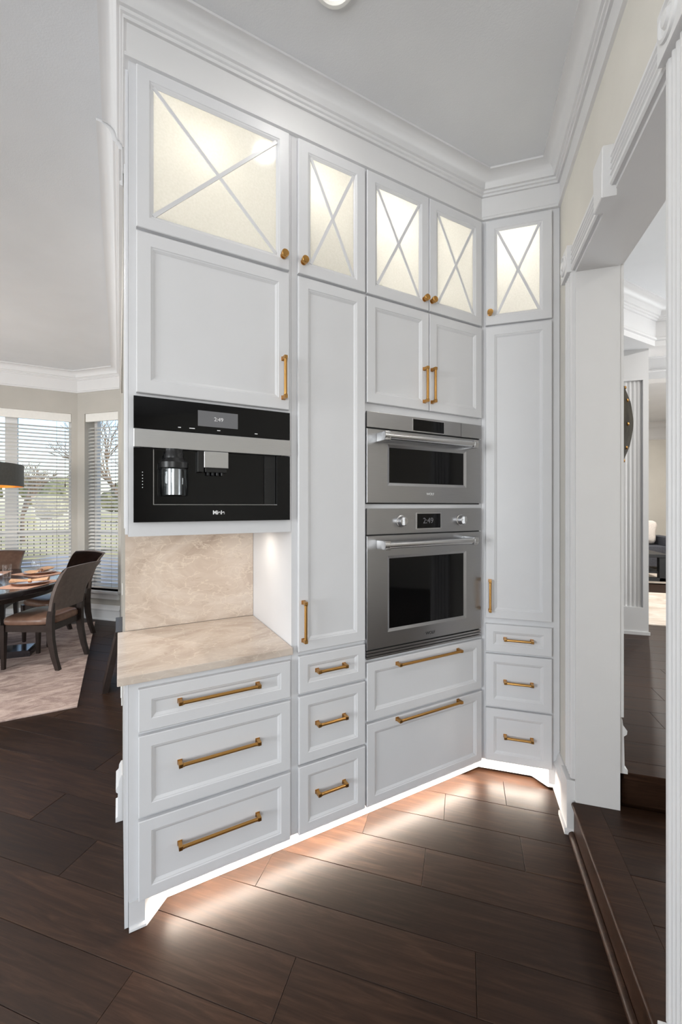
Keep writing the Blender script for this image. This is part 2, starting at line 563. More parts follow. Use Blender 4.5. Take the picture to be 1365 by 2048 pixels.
# baseboards
def base_profile(h=.2, k=1):
    return [(0, 0), (.028*k, 0), (.028*k, .018), (.02*k, .026), (.018*k, h*.62), (.026*k, h*.66), (.027*k, h*.72), (.016*k, h*.8), (.014*k, h*.9), (.006*k, h), (0, h)]
struct(MB().sweep([(.5, 2.4475), (.5, OY1+.105)], base_profile(.2, 1.2)).build('baseboard_right', 'trim', smooth=30))
P = [FA.w((.3, .74)), FA.w((.014, .74)), FA.w((.014, .612))]
struct(MB().sweep([(p.x, p.y) for p in P], base_profile(.22, 1.1)).build('baseboard_behind', 'trim', smooth=30))
P = [FA.w((bx_-3.5, by_)), Vector((BAYX, YD, 0)), c1]
struct(MB().sweep([(p.x, p.y) for p in P], base_profile(.2)).build('baseboard_bay', 'trim', smooth=30))

# ------------------------------------------------------------------ cased opening: fluted casing, corner blocks, keystone, plinths
CW = .112; XF = .478
def fluted(n, w, face, depth):
    """profile across the casing width: (u, x) with flutes; x grows away from the room"""
    pts = [(0, .5), (0, face+.006), (.006, face)]
    m = .016; fw = (w-2*m)/n
    for i in range(n):
        a = m+i*fw
        pts.append((a+.002, face))
        for k in range(1, 4): pts.append((a+.002+(fw-.004)*k/4, face+depth*math.sin(PI*k/4)))
        pts.append((a+fw-.002, face))
    pts += [(w-.006, face), (w, face+.006), (w, .5)]
    return pts
prof = fluted(4, CW, XF, .009)
mb = MB(); mb.rings([[(x, OY1+u, z) for u, x in prof] for z in (.26, OZ-.002)])
struct(mb.build('trim_4', 'trim', smooth=30), label='fluted white casing beside the greige wall strip')
mb = MB(); mb.rings([[(x, OY0-u, z) for u, x in prof] for z in (.26, OZ-.002)])
struct(mb.build('trim_5', 'trim', smooth=30), label='fluted white casing at the near side of the opening')
mb = MB(); mb.rings([[(x, y, OZ+u) for u, x in prof] for y in (OY0+.002, OY1-.002)])
struct(mb.build('trim_6', 'trim', smooth=30), label='fluted white head casing over the opening')
def block(name, y0, y1, rosette):
    cy = (y0+y1)/2; cz = OZ+CW/2+.002
    root = MB().box(.462, .5, y0, y1, OZ-.004, OZ+CW+.01, .004).build(name, 'trim')
    if rosette:
        r = MB().lathe([(.046, 0), (.044, -.006), (.036, -.008), (.032, -.002), (.022, -.002), (.016, -.010), (.002, -.012)], (.462, cy, cz), 24, 'x').build('rosette', 'trim', root, smooth=40)
    return root
struct(block('trim_7', OY1-.003, OY1+CW+.008, True), label='square corner block with carved rosette over the far casing')
struct(block('trim_8', OY0-CW-.008, OY0+.003, True), label='square corner block with carved rosette over the near casing')
ky = 1.645
def key_ring(x, i): return [(x, ky-.044+i, OZ-.034+i), (x, ky+.044-i, OZ-.034+i), (x, ky+.054-i, OZ+.135-i), (x, ky-.054+i, OZ+.135-i)]
mb = MB(); mb.rings([key_ring(.5, 0), key_ring(.457, 0), key_ring(.454, .003)])
struct(mb.build('trim_9', 'trim'), label='tapered white keystone block on the head casing')
def plinth(name, y0, y1, lab):
    mb = MB().box(.462, .4995, y0, y1, .022, .25, .003)
    mb.prism([(y0-.006, 0), (y1+.006, 0), (y1+.006, .016), (y1, .026), (y0, .026), (y0-.006, .016)], 'x', .452, .4995)
    return struct(mb.build(name, 'trim'), label=lab)
plinth('trim_10', OY1, OY1+CW+.004, 'white plinth block under the far fluted casing')
plinth('trim_11', OY0-CW-.004, OY0, 'white plinth block under the near fluted casing')
# hall side casing
mb = MB(); mb.box(.67, .692, OY1-.004, OY1+.11, STEP2+.26, OZ+.1, .003)
mb.box(.67, .692, OY0-.1, OY0+.004, STEP1, OZ+.1, .003); mb.box(.67, .692, OY0, OY1, OZ-.004, OZ+.1, .003)
struct(mb.build('trim_12', 'trim'), label='flat white casing on the hall side of the opening')
mb = MB(); mb.rings([[(.67+o, y, STEP2+z) for o, z in base_profile(.27, 1.5)] for y in (OY1+.012, 2.75)])
struct(mb.build('baseboard_hall', 'trim', smooth=30))

# ------------------------------------------------------------------ landing and steps
# lower landing (one riser above the kitchen), planks along x with a nosing board along y
def step_body(name, x0, x1, y0, y1, z, lab): return struct(MB().box(x0, x1, y0, y1, 0, z-.014).build(name, 'floor'), label=lab)
land = step_body('floor_landing', .502, 4.6, 1.0, 2.175, STEP1, 'dark oak landing one step above the kitchen')
nb = MB()
prof_n = [(.593, -.014), (.593, 0), (.490, 0), (.484, -.0015), (.480, -.006), (.478, -.0125), (.480, -.02), (.486, -.026), (.502, -.028), (.502, -.014)]
nb.rings([[(x, y, STEP1+z) for x, z in prof_n] for y in (OY0+.0125, OY1-.0125)])
nb.build('nosing_board', 'floor', land, smooth=40)
for k, y in enumerate([1.0+.19*i for i in range(6)]):
    lay(land, y, .593, 3.4, [[1.45, 2.6], [.95, 2.3], [1.7], [.78, 2.2], [1.25], [.9, 2.0]][k], STEP1, min(.19, 2.155-y))
q = MB(); q.box(.4895, .5015, OY0+.0125, OY1-.0125, .0005, STEP1-.0285); q.build('riser', 'floor', land)
q = MB(); q.rings([[(.4875-.020*math.cos(a), y, .019*math.sin(a)+.0003) for a in [i*PI/12 for i in range(7)]]+[(.4875, y, 0.0003)] for y in (OY0+.01, OY1-.006)])
q.build('shoe_moulding', 'floor', land, smooth=40)
hall = step_body('floor_hall', .70, 4.6, 2.19, 11.0, STEP2, 'dark oak floor of the raised hall')
hall.location.z = 0
me = plank_mesh(2.7, .1, .03)
inst('nosing_board', me, hall, (.70, 2.155, STEP2))
MB().box(.70, 3.4, 2.178, 2.1895, STEP1+.001, STEP2-.031).build('riser', 'floor', hall)
js = [[1.3, 2.4], [1.9], [1.05, 2.6], [1.6], [1.2, 2.3], [2.0], [1.4], [1.1, 2.4], [1.75]]
for k in range(14):
    y = 2.2555+.19*k
    lay(hall, y, .705, 4.2, js[k % 9], STEP2, .19)

# ------------------------------------------------------------------ hall beyond: pilaster wall, disc, header, living room
HY = 4.5
pil = MB()
px0, px1 = 1.455, 1.62; pz0, pz1 = STEP2+.255, 2.71
pil.box(1.0, px0, HY, HY+.3, STEP2, 3.0); pil.box(px1, 1.665, HY, HY+.3, STEP2, 3.0)
pil.box(px0, px1, HY, HY+.3, STEP2, pz0); pil.box(px0, px1, HY, HY+.3, pz1, 3.0); pil.box(px0, px1, HY+.03, HY+.3, pz0, pz1)
pil.box(.99, 1.675, HY-.012, HY, STEP2, STEP2+.03)
pw = struct(pil.build('wall_pilaster', 'trim'), label='white pilaster with a recessed fluted panel in the hall')
pts = [(px0, HY+.03)]
for i in range(4):
    a = px0+.012+i*(px1-px0-.024)/4; w_ = (px1-px0-.024)/4
    for k in range(5): pts.append((a+w_*k/4*.98, HY+.03-.010*math.sin(PI*k/4)-.002))
pts += [(px1, HY+.03)]
q = MB(); q.rings([[(x, y, z) for x, y in pts] for z in (pz0, pz1)], True); q.build('fluting', 'trim', pw, smooth=40)
# header ring: diagonal then straight
hd = MB(); hc = (1.70, 4.46)
P = [(hc[0]-1.0, hc[1]-1.0), hc, (4.5, hc[1])]
hd.sweep(P, [(0, 3.0), (0, CEIL), (-.3, CEIL), (-.3, 3.0)], 1)
struct(hd.build('wall_header', 'trim'), label='white header beam in the hall')
struct(MB().sweep(P, crown_profile(1.35)).build('trim_13', 'trim', smooth=35), label='white crown moulding on the hall header')
struct(MB().sweep([(.9, 5.6), (4.5, 5.6)], crown_profile(1.2)).build('trim_14', 'trim', smooth=35))
struct(MB().box(.9, 4.6, 5.6, 5.8, 3.0, CEIL).build('wall_header_inner', 'trim'))
struct(MB().box(.70, .84, 2.75, 3.4, STEP2, CEIL).build('wall_hall_left', 'trim'))
struct(MB().box(.7, 4.6, 10.6, 10.8, 0, CEIL).build('wall_living', 'wall'), label='pale greige wall of the living room')
struct(MB().sweep([(.7, 10.6), (4.6, 10.6)], crown_profile(1.5, -.25)).build('trim_15', 'trim', smooth=35))
struct(MB().box(.7, .9, 4.8, 10.6, STEP2, CEIL).build('wall_living_left', 'wall'))
# wall disc
dk = thing('shield_disc', 'dark bronze round shield with studs hung on the hall wall', 'wall decor', FW, (.92, 3.02, 2.04))
MB().lathe([(.32, 0), (.322, .008), (.30, .022), (.24, .052), (.15, .085), (.06, .102), (.001, .106)], (0, 0, 0), 40, 'x').build('dome', 'bronze', dk, smooth=40)
for i in range(10):
    a = 2*PI*i/10+.15
    MB().lathe([(.012, 0), (.009, .008), (.001, .011)], (.052, .235*math.cos(a), .235*math.sin(a)), 10, 'x').build('stud', 'brass', dk, smooth=40)
dk.rotation_euler = (0, 0, math.radians(-12))

# ------------------------------------------------------------------ windows and blinds of the bay
def window(name, fr, x0, x1, y, z0, z1, mull, rail_z, lab):
    w = thing(name, None, None, fr, (0, 0, 0)); w['kind'] = 'structure'; w['label'] = lab
    f = MB(); t = .045
    f.box(x0, x1, y-.03, y+.03, z0, z0+t); f.box(x0, x1, y-.03, y+.03, z1-t, z1)
    f.box(x0, x0+t, y-.03, y+.03, z0+t, z1-t); f.box(x1-t, x1, y-.03, y+.03, z0+t, z1-t)
    for a, b in mull: f.box(a, b, y-.06, y+.03, z0+t, z1-t)
    f.build('window_frame', 'trim', w)
    xs = [x0+t]+[v for ab in mull for v in ab]+[x1-t]
    for a, b in zip(xs[::2], xs[1::2]):
        MB().box(a, b, y-.02, y+.02, rail_z-.025, rail_z+.025).build('sash_rail', 'trim', w)
        MB().box(a, b, y-.003, y+.003, z0+t, rail_z-.025).build('glass_pane', 'glass', w)
        MB().box(a, b, y-.003, y+.003, rail_z+.025, z1-t).build('glass_pane', 'glass', w)
    return w
def sill(name, fr, x0, x1, y, z):
    m = MB().box(x0-.04, x1+.04, y-.05, y+.17, z-.03, z, .004); m.box(x0-.03, x1+.03, y-.02, y-.001, z-.11, z-.03, .003)
    return struct(m.build(name, 'trim'), fr, 'white window stool and apron')
def blind(fr, x0, x1, y, z0, z1, lab, cord_x):
    b = thing('window_blind', lab, 'blind', fr, (x0, y, z0)); B = (x0, y, z0)
    MB().box(x0, x1, y-.03, y+.005, z1-.11, z1, .004).build('valance', 'slat', b, B)
    m = MB(); wd_ = x1-x0-.012
    m.box(0, wd_, -.025, .025, -.0014, .0014)
    o = m.build('slat', 'slat', b)
    n = int((z1-.14-z0-.06)/.0485)
    for i in range(n):
        if i: o = inst('slat', o.data, b)
        o.location = (.006, .03, .07+.0485*i); o.rotation_euler = (math.radians(30), 0, 0)
    MB().box(x0+.006, x1-.006, y+.005, y+.055, z0+.015, z0+.045, .003).build('bottom_rail', 'slat', b, B)
    for c in cord_x:
        MB().box(c-.0012, c+.0012, y+.003, y+.0045, z0+.03, z1-.11).build('ladder_cord', 'slatcord', b, B)
    pc = MB(); c = x1-.07
    pc.tube([(c, y-.008, z1-.11), (c, y-.008, z1-.95)], .0022, 6); pc.lathe([(.004, z1-1.0), (.009, z1-.99), (.006, z1-.95)], (c, y-.008, 0), 8)
    pc.build('pull_cord', 'slatcord', b, B)
    return b
window('window_1', FA, WES0, WES1, by_+.19, WIN_Z0, WIN_Z1, [(-1.321, -1.193)], 1.16, 'wide double hung window in the bay')
window('window_2', FW, WDX0, WDX1, YD+.19, WIN_Z0, WIN_Z1, [], 1.16, 'narrow double hung window in the bay')
sill('trim_16', FA, WES0, WES1, by_, WIN_Z0); sill('trim_17', FW, WDX0, WDX1, YD, WIN_Z0)
blind(FA, WES0+.004, WES1-.004, by_+.04, WIN_Z0+.002, WIN_Z1, 'wide white slatted blind on the double bay window', [-.75, -1.5])
blind(FW, WDX0+.004, WDX1-.004, YD+.04, WIN_Z0+.002, WIN_Z1, 'narrow white slatted blind beside the wall end', [-4.55, -4.84])

# ------------------------------------------------------------------ cabinet builders
def door_ring(x0, x1, z0, z1, a=.047, T=.019):
    def rc(i, y): return [(x0+i, y, z0+i), (x1-i, y, z0+i), (x1-i, y, z1-i), (x0+i, y, z1-i)]
    rs = [rc(0, T), rc(0, .0025), rc(.0025, 0), rc(a, 0), rc(a+.003, .0025), rc(a+.006, .003), rc(a+.015, .0085), rc(a+.015, T), rc(0, T)]
    mb = MB()
    V = [[mb.bm.verts.new(p) for p in r] for r in rs[:-1]]
    V.append(V[0])
    for p, q in zip(V, V[1:]):
        for i in range(4): mb.bm.faces.new((p[i], p[(i+1) % 4], q[(i+1) % 4], q[i]))
    return mb
PULL = {}
def pull_mesh(L):
    if L in PULL: return PULL[L]
    mb = MB()
    for sgn in (-1, 1):
        c = sgn*(L/2-.007)
        mb.box(c-.007, c+.007, -.036, 0, -.007, .007, .0015)
        mb.box(c-.0085, c+.0085, -.004, 0, -.0085, .0085)
    prof = []
    mb.lathe([(.0068, -L/2+.015), (.0068, L/2-.015)], (0, -.029, 0), 12, 'x')
    for i in range(2):
        e = (-1, 1)[i]*(L/2-.017)
        mb.lathe([(.0078, e-.002), (.0078, e+.002)], (0, -.029, 0), 12, 'x')
    me = bpy.data.meshes.new('pull_handle'); bmesh.ops.recalc_face_normals(mb.bm, faces=mb.bm.faces[:]); mb.bm.to_mesh(me); mb.bm.free()
    me.materials.append(M['brass']); PULL[L] = me
    return me
kb = MB(); kb.lathe([(.0125, 0), (.0125, -.003), (.006, -.005), (.0055, -.014), (.0145, -.016), (.0155, -.018), (.0155, -.030), (.0145, -.0315), (.0125, -.031), (.0005, -.0305)], (0, 0, 0), 22, 'y')
KNOB = bpy.data.meshes.new('knob'); bmesh.ops.recalc_face_normals(kb.bm, faces=kb.bm.faces[:]); kb.bm.to_mesh(KNOB); kb.bm.free(); KNOB.materials.append(M['brass'])
def add_front(unit, base, name, x0, x1, z0, z1, a=.047, handle=None, knob=None, glass=False):
    d = door_ring(x0, x1, z0, z1, a).build(name, 'cabinet', unit, base)
    i = a+.0155
    b = Vector(base)
    if glass:
        d['label'] = 'white glazed door with crossed bars'
        MB().box(x0+i-.004, x1-i+.004, .0095, .0135, z0+i-.004, z1-i+.004).build('glass_pane', 'frosted', d, base)
        X0, X1, Z0, Z1 = x0+i-.006, x1-i+.006, z0+i-.006, z1-i+.006
        for k, (p, q) in enumerate((((X0, Z0), (X1, Z1)), ((X0, Z1), (X1, Z0)))):
            v = Vector((q[0]-p[0], q[1]-p[1])).normalized(); w = .0135
            n = Vector((-v.y, v.x))*w
            # trimmed to the glazed rectangle
            cs = [(p[0]+n.x, p[1]+n.y), (p[0]-n.x, p[1]-n.y), (q[0]-n.x, q[1]-n.y), (q[0]+n.x, q[1]+n.y)]
            mb = MB().prism([(min(max(c[0], X0), X1), min(max(c[1], Z0), Z1)) for c in cs], 'y', .0045+.001*k, .0093)
            mb.build('cross_bar', 'cabinet', d, base)
    else:
        MB().box(x0+i-.004, x1-i+.004, .0088, .0185, z0+i-.004, z1-i+.004).build('panel', 'cabinet', d, base)
    if handle:
        hx, hz, L, vert = handle
        y = .0 if (hx-x0 < a or x1-hx < a or hz-z0 < a or z1-hz < a) else .0088
        inst('pull_handle', pull_mesh(L), d, Vector((hx, y, hz))-b, (0, PI/2, 0) if vert else None)
    if knob:
        inst('knob', KNOB, d, Vector((knob[0], 0, knob[1]))-b)
    return d
def carcass(unit, base, x0, x1, z0, z1, stiles, rails, shelves, depth=.6, mat='cabinet', open_fill=()):
    mb = MB(); t = .018
    mb.box(x0, x0+t, .0405, depth, z0, z1); mb.box(x1-t, x1, .0405, depth, z0, z1)
    mb.box(x0+t, x1-t, depth-.012, depth, z0, z1)
    for z in shelves: mb.box(x0+t, x1-t, .0405, depth-.012, z, z+t)
    for a, b in stiles: mb.box(a, b, .0205, .0405, z0, z1)
    for a, b, c, d in rails: mb.box(a, b, .0208, .0402, c, d)
    return mb.build('body', mat, unit, base)
LIGHT_LIST = []
def comp_light(unit, base, x, z, frame, y=.12, e=2.3, drop=.15):
    m = MB().tube([(x, y, z), (x, y, z-drop+.02)], .005, 8)
    m.lathe([(.022, z-drop+.03), (.026, z-drop+.01), (.026, z-drop+.004), (.001, z-drop+.003)], (x, y, 0), 18)
    m.build('puck_light', 'bulb_warm', unit, base, smooth=30)
    lamp('cabinet_bulb', 'POINT', frame.w((x, y, z-drop-.03)), energy=e*1.45, color=(1, .985, .95), radius=.025)

TOP = 3.13
# ---- base cabinet under the counter
B = (.34, .3, 0)
u = thing('base_cabinet', 'white base cabinet with three wide drawers under the stone counter', 'cabinet', FA, B)
carcass(u, B, .028, .653, .1, .888, [(.028, .066), (.634, .653)], [(.066, .634, .862, .888), (.066, .634, .1, .106), (.066, .634, .38, .41), (.066, .634, .686, .716)], [.1, .869])
for z0, z1, hz in ((.1015, .387, .257), (.402, .694, .562), (.709, .864, .793)):
    add_front(u, B, 'drawer', .06, .6425, z0, z1, .042, (.35, hz, .314, False))
MB().box(.029, .081, .029, .1, 0, .1).build('foot', 'cabinet', u, B)
MB().box(.0155, .0275, .03, .6, .0005, .888).build('end_panel', 'cabinet', u, B)
# ---- worktop and splash
solo(MB().box(-.008, .6525, -.004, .594, .8895, .92, .004).build('worktop', 'stone', None, (.3, .3, .8895)), 'cream veined quartzite counter slab under the coffee niche', 'countertop', FA, (.3, .3, .8895))
solo(MB().box(.024, .6525, .594, .611, .921, 1.4135).build('backsplash', 'stone', None, (.3, .6, .921)), 'beige veined quartzite slab standing behind the counter', 'backsplash', FA, (.3, .6, .921))
# ---- upper cabinet with glazed door, panel door and the coffee machine bay
B = (.34, .3, 1.414)
u = thing('wall_cabinet', 'white upper cabinet holding the coffee machine, with the widest crossed glass door', 'cabinet', FA, B)
carcass(u, B, .028, .653, 1.414, TOP, [(.028, .066), (.630, .653)], [(.066, .63, 1.414, 1.475), (.066, .63, 1.912, 1.96), (.066, .63, 2.49, 2.56), (.066, .63, 3.09, TOP)], [1.414, 1.93, 2.50, 3.112])
add_front(u, B, 'door', .053, .637, 1.934, 2.516, .047, (.609, 2.064, .178, True))
add_front(u, B, 'door', .053, .637, 2.529, 3.113, .042, None, (.609, 2.581), True)
MB().box(.030, .6515, .0408, .055, 1.4125, 1.4138).build('light_rail', 'cabinet', u, B)
comp_light(u, B, .30, 3.111, FA, .14, 4.6, .17)
# side panel mouldings seen at the end
for a, b in ((.05, .09), (.52, .56)):
    MB().box(.018, .0275, a, b, 1.42, 3.12, .002).build('end_moulding', 'cabinet', u, B)
# ---- tall pantry column
B = (.84, .3, 0)
u = thing('pantry_cabinet', 'tall narrow white cabinet between the coffee niche and the ovens', 'cabinet', FA, B)
carcass(u, B, .654, 1.0215, .1, TOP, [(.654, .69), (1.01, 1.0215)], [(.69, 1.01, .1, .106), (.69, 1.01, .385, .41), (.69, 1.01, .69, .72), (.69, 1.01, .865, .9), (.69, 1.01, 2.49, 2.56), (.69, 1.01, 3.09, TOP)], [.1, .87, 2.5, 3.112])
add_front(u, B, 'drawer', .682, 1.0175, .1015, .3945, .042, (.838, .262, .15, False))
add_front(u, B, 'drawer', .682, 1.0175, .407, .699, .042, (.838, .566, .15, False))
add_front(u, B, 'drawer', .682, 1.0175, .713, .874, .04, (.838, .799, .15, False))
add_front(u, B, 'door', .679, 1.0175, .893, 2.518, .045, (.701, 1.026, .178, True))
add_front(u, B, 'door', .679, 1.0175, 2.53, 3.113, .045, None, (.701, 2.581), True)
comp_light(u, B, .78, 3.111, FA, .14, 2.4, .14)
# ---- oven tower
B = (1.4, .3, 0)
u = thing('oven_cabinet', 'wide white cabinet built around the two steel ovens', 'cabinet', FA, B)
carcass(u, B, 1.0225, 1.791, .1, TOP, [(1.0225, 1.032), (1.768, 1.8005)], [(1.032, 1.768, .1, .106), (1.032, 1.768, .48, .52), (1.032, 1.768, .765, .81), (1.032, 1.768, 1.5, 1.548), (1.032, 1.768, 1.965, 2.03), (1.032, 1.768, 2.49, 2.56), (1.032, 1.768, 3.09, TOP)], [.1, .768, 1.506, 1.99, 2.5, 3.112])
add_front(u, B, 'drawer', 1.0275, 1.782, .1015, .492, .042, (1.4, .481, .415, False))
add_front(u, B, 'drawer', 1.0275, 1.782, .508, .782, .042, (1.4, .753, .415, False))
add_front(u, B, 'door', 1.0275, 1.4025, 2.015, 2.518, .045, (1.370, 2.141, .18, True))
add_front(u, B, 'door', 1.4075, 1.782, 2.015, 2.518, .045, (1.421, 2.144, .18, True))
add_front(u, B, 'door', 1.0275, 1.4025, 2.53, 3.113, .045, None, (1.371, 2.581), True)
add_front(u, B, 'door', 1.4075, 1.782, 2.53, 3.113, .045, None, (1.421, 2.582), True)
comp_light(u, B, 1.2, 3.111, FA, .12, 2.6, .14)
comp_light(u, B, 1.6, 3.111, FA, .4, 1.6, .1)
# ---- right cabinet, square to the wall
B = (.3, .3, 0)
u = thing('corner_cabinet', 'tall narrow white cabinet between the oven tower and the greige wall', 'cabinet', FB, B)
carcass(u, B, .112, .498, .1, TOP, [(.0995, .13), (.446, .498)], [(.13, .446, .1, .11), (.13, .446, .39, .42), (.13, .446, .69, .72), (.13, .446, .86, .905), (.13, .446, 2.49, 2.56), (.13, .446, 3.09, TOP)], [.1, .87, 2.5, 3.112])
add_front(u, B, 'drawer', .121, .457, .108, .399, .042, (.29, .254, .15, False))
add_front(u, B, 'drawer', .121, .457, .411, .702, .042, (.29, .555, .15, False))
add_front(u, B, 'drawer', .121, .457, .715, .868, .04, (.29, .79, .15, False))
add_front(u, B, 'door', .121, .457, .901, 2.522, .045, (.143, 1.027, .178, True))
add_front(u, B, 'door', .121, .457, 2.534, 3.113, .045, None, (.143, 2.596), True)
MB().box(.448, .497, .049, .1, 0, .1).build('foot', 'cabinet', u, B)
comp_light(u, B, .27, 3.111, FB, .13, 4.2, .09)
# ---- recessed toe kick with shoe moulding, following both runs
P = [FA.w((.082, .016)), FA.w((.158, .097))]
kx = (DA-.097)*math.sqrt(2)+2.5385
P += [Vector((kx, 2.5385, 0)), Vector((.375, 2.5385, 0)), Vector((.447, 2.464, 0)), Vector((.498, 2.464, 0))]
P2 = [(p.x, p.y) for p in [FA.w((.03, .016))]+P]
struct(MB().sweep(P2, [(.0, 0), (.011, .001), (.009, .008), (.004, .013), (0, .014), (0, .0995), (-.012, .0995), (-.012, 0)]).build('trim_18', 'cabinet'), label='white recessed toe kick under the cabinets')
# ---- toe kick light strips
for fr, x0, x1, lab, e in ((FA, .15, 1.78, 'long thin warm light strip under the ovens and drawers', 15), (FB, .13, .43, 'short thin warm light strip under the cabinet beside the greige wall', 2.9)):
    b = ((x0+x1)/2, .052, .089)
    t = thing('light_strip', lab, 'light strip', fr, b)
    MB().box(x0, x1, .044, .060, .0935, .0995).build('channel', 'plastic', t, b)
    MB().box(x0+.004, x1-.004, .047, .057, .0905, .0934).build('diffuser', 'bulb_warm', t, b)
    lamp('strip_bulbs', 'AREA', fr.w(((x0+x1)/2, .050, .0895)), (math.radians(-14), 0, fr.rz), e, (1, .885, .76), x1-x0-.02, .012)

# ------------------------------------------------------------------ coffee machine
B = (.3415, .3, 1.466)
cmx = thing('coffee_machine', 'black glass built-in coffee machine with a steel band and milk flask', 'coffee machine', FA, B)
X0, X1 = .044, .639
MB().box(X0+.03, X1-.03, .025, .5, 1.478, 1.908).build('housing', 'black', cmx, B)
gl = MB().box(X0, X1, 0, .018, 1.805, 1.921, .0015).build('control_panel', 'black_glass', cmx, B)
MB().box(.264, .417, -.0008, .001, 1.832, 1.892).build('display', 'screen', gl, B)
text('clock_digits', '2:49', .021, 'print', gl, Vector((.342, -.0012, 1.862))-Vector(B))
for x, w in ((.198, .010), (.243, .020), (.342, .012), (.492, .012)):
    MB().box(x-w/2, x+w/2, -.0006, .0005, 1.8185, 1.8215).build('touch_mark', 'print', gl, B)
MB().box(X0, X1, -.006, .018, 1.737, 1.803, .002).build('steel_band', 'steel_bright', cmx, B)
lw = MB()
lw.box(X0, .108, 0, .018, 1.466, 1.735); lw.box(.582, X1, 0, .018, 1.466, 1.735); lw.box(.108, .582, 0, .018, 1.466, 1.529)
fr_ = lw.build('front_frame', 'black_glass', cmx, B)
text('maker_name', 'Miele', .021, 'print', fr_, Vector((.342, -.0006, 1.499))-Vector(B), bold=.0006)
for i in range(6): MB().lathe([(.0016, 0), (.0016, -.0008)], (.073, 0, 1.592+.011*i), 8, 'y').build('indicator_dot', 'print', fr_, B)
cv = MB()
cv.box(.108, .112, .0185, .024, 1.529, 1.735); cv.box(.112, .582, .0185, .0245, 1.529, 1.531)
cv.build('niche_trim', 'steel_bright', cmx, B)
MB().box(.112, .53, .0198, .0245, 1.533, 1.733).build('niche_back', 'black_glass', cmx, B)
MB().box(.532, .58, .0185, .0245, 1.531, 1.735).build('side_panel', 'black', cmx, B)
sp = MB().box(.285, .377, -.012, .0195, 1.672, 1.735, .002).build('spout', 'steel_bright', cmx, B)
MB().box(.262, .285, -.006, .0195, 1.655, 1.735, .002).build('spout_side', 'black', cmx, B)
n = MB().box(.290, .372, -.006, .0195, 1.655, 1.672, .002)
for i in range(4): n.lathe([(.006, 1.644), (.006, 1.656)], (.302+.018*i, .006, 0), 10)
n.build('nozzle', 'black', sp, B)
fk = MB().lathe([(.046, 1.562), (.049, 1.566), (.049, 1.655), (.047, 1.664)], (.1765, -.022, 0), 28).build('milk_flask', 'flask', cmx, B, smooth=40)
MB().lathe([(.0495, 1.664), (.0495, 1.684), (.040, 1.694), (.034, 1.700), (.034, 1.714), (.030, 1.72), (.030, 1.733)], (.1765, -.022, 0), 28).build('flask_lid', 'black', fk, B, smooth=40)
MB().lathe([(.030, 1.566), (.030, 1.66)], (.1765, -.022, 0), 14).build('flask_core', 'steel_bright', fk, B, smooth=40)

# ------------------------------------------------------------------ ovens
def handle_bar(parent, B, x0, x1, z):
    h = MB().lathe([(.0165, x0), (.0165, x1)], (0, -.062, z), 20, 'x').build('handle', 'steel_bright', parent, B, smooth=40)
    for e, s_ in ((x0, 1), (x1, -1)):
        q = MB(); q.box(e-.012 if s_ > 0 else e-.02, e+.02 if s_ > 0 else e+.012, -.078, .0, z-.021, z+.021, .006)
        q.lathe([(.019, e-.013), (.019, e+.013)], (0, -.062, z), 20, 'x')
        q.build('handle_end', 'steel_bright', h, B, smooth=30)
    return h
def oven_door(o, B, x0, x1, z0, z1, wx0, wx1, wz0, wz1):
    mb = MB(); T = .02
    def rc(a, b, c, d, y): return [(a, y, c), (b, y, c), (b, y, d), (a, y, d)]
    rs = [rc(x0, x1, z0, z1, T), rc(x0, x1, z0, z1, .002), rc(x0+.002, x1-.002, z0+.002, z1-.002, 0),
          rc(wx0-.014, wx1+.014, wz0-.014, wz1+.014, 0), rc(wx0, wx1, wz0, wz1, .007), rc(wx0, wx1, wz0, wz1, T)]
    V = [[mb.bm.verts.new(p) for p in r] for r in rs]; V.append(V[0])
    for p, q in zip(V, V[1:]):
        for i in range(4): mb.bm.faces.new((p[i], p[(i+1) % 4], q[(i+1) % 4], q[i]))
    d = mb.build('door', 'steel', o, B)
    MB().box(wx0-.002, wx1+.002, .0072, .015, wz0-.002, wz1+.002).build('window_glass', 'black_glass', d, B)
    return d
OX0, OX1 = 1.0345, 1.7765
OX0 = 1.0255
B = (1.4, .3, 1.534)
ov = thing('speed_oven', 'short stainless steel wall oven set above the larger oven', 'oven', FA, B)
MB().box(OX0+.03, OX1-.03, .0415, .5, 1.55, 1.962).build('housing', 'black', ov, B)
MB().box(OX0+.004, OX1-.004, .012, .0195, 1.534, 1.97).build('shadow_frame', 'dark_gap', ov, B)
cp = MB().box(OX0, OX1, 0, .012, 1.899, 1.974, .0015).build('control_panel', 'steel', ov, B)
MB().box(1.294, 1.506, -.001, .001, 1.902, 1.967).build('display_border', 'steel_bright', cp, B)
MB().box(1.300, 1.502, -.002, .001, 1.905, 1.963).build('display', 'black_glass', cp, B)
MB().box(1.624, 1.626, -.0005, .001, 1.901, 1.972).build('panel_joint', 'dark_gap', cp, B)
d = oven_door(ov, B, OX0, OX1, 1.540, 1.893, 1.158, 1.65, 1.638, 1.81)
handle_bar(d, B, 1.090, 1.662, 1.852)
text('maker_name', 'WOLF', .018, 'print', d, Vector((1.411, -.0008, 1.586))-Vector(B))
B = (1.4, .3, .798)
ov = thing('wall_oven', 'tall stainless steel wall oven with two control knobs', 'oven', FA, B)
MB().box(OX0+.03, OX1-.03, .0415, .5, .815, 1.49).build('housing', 'black', ov, B)
MB().box(OX0+.004, OX1-.004, .012, .0195, .798, 1.509).build('shadow_frame', 'dark_gap', ov, B)
cp = MB().box(OX0, OX1, 0, .012, 1.389, 1.513, .0015).build('control_panel', 'steel', ov, B)
MB().box(1.318, 1.484, -.001, .001, 1.407, 1.491).build('display_border', 'steel_bright', cp, B)
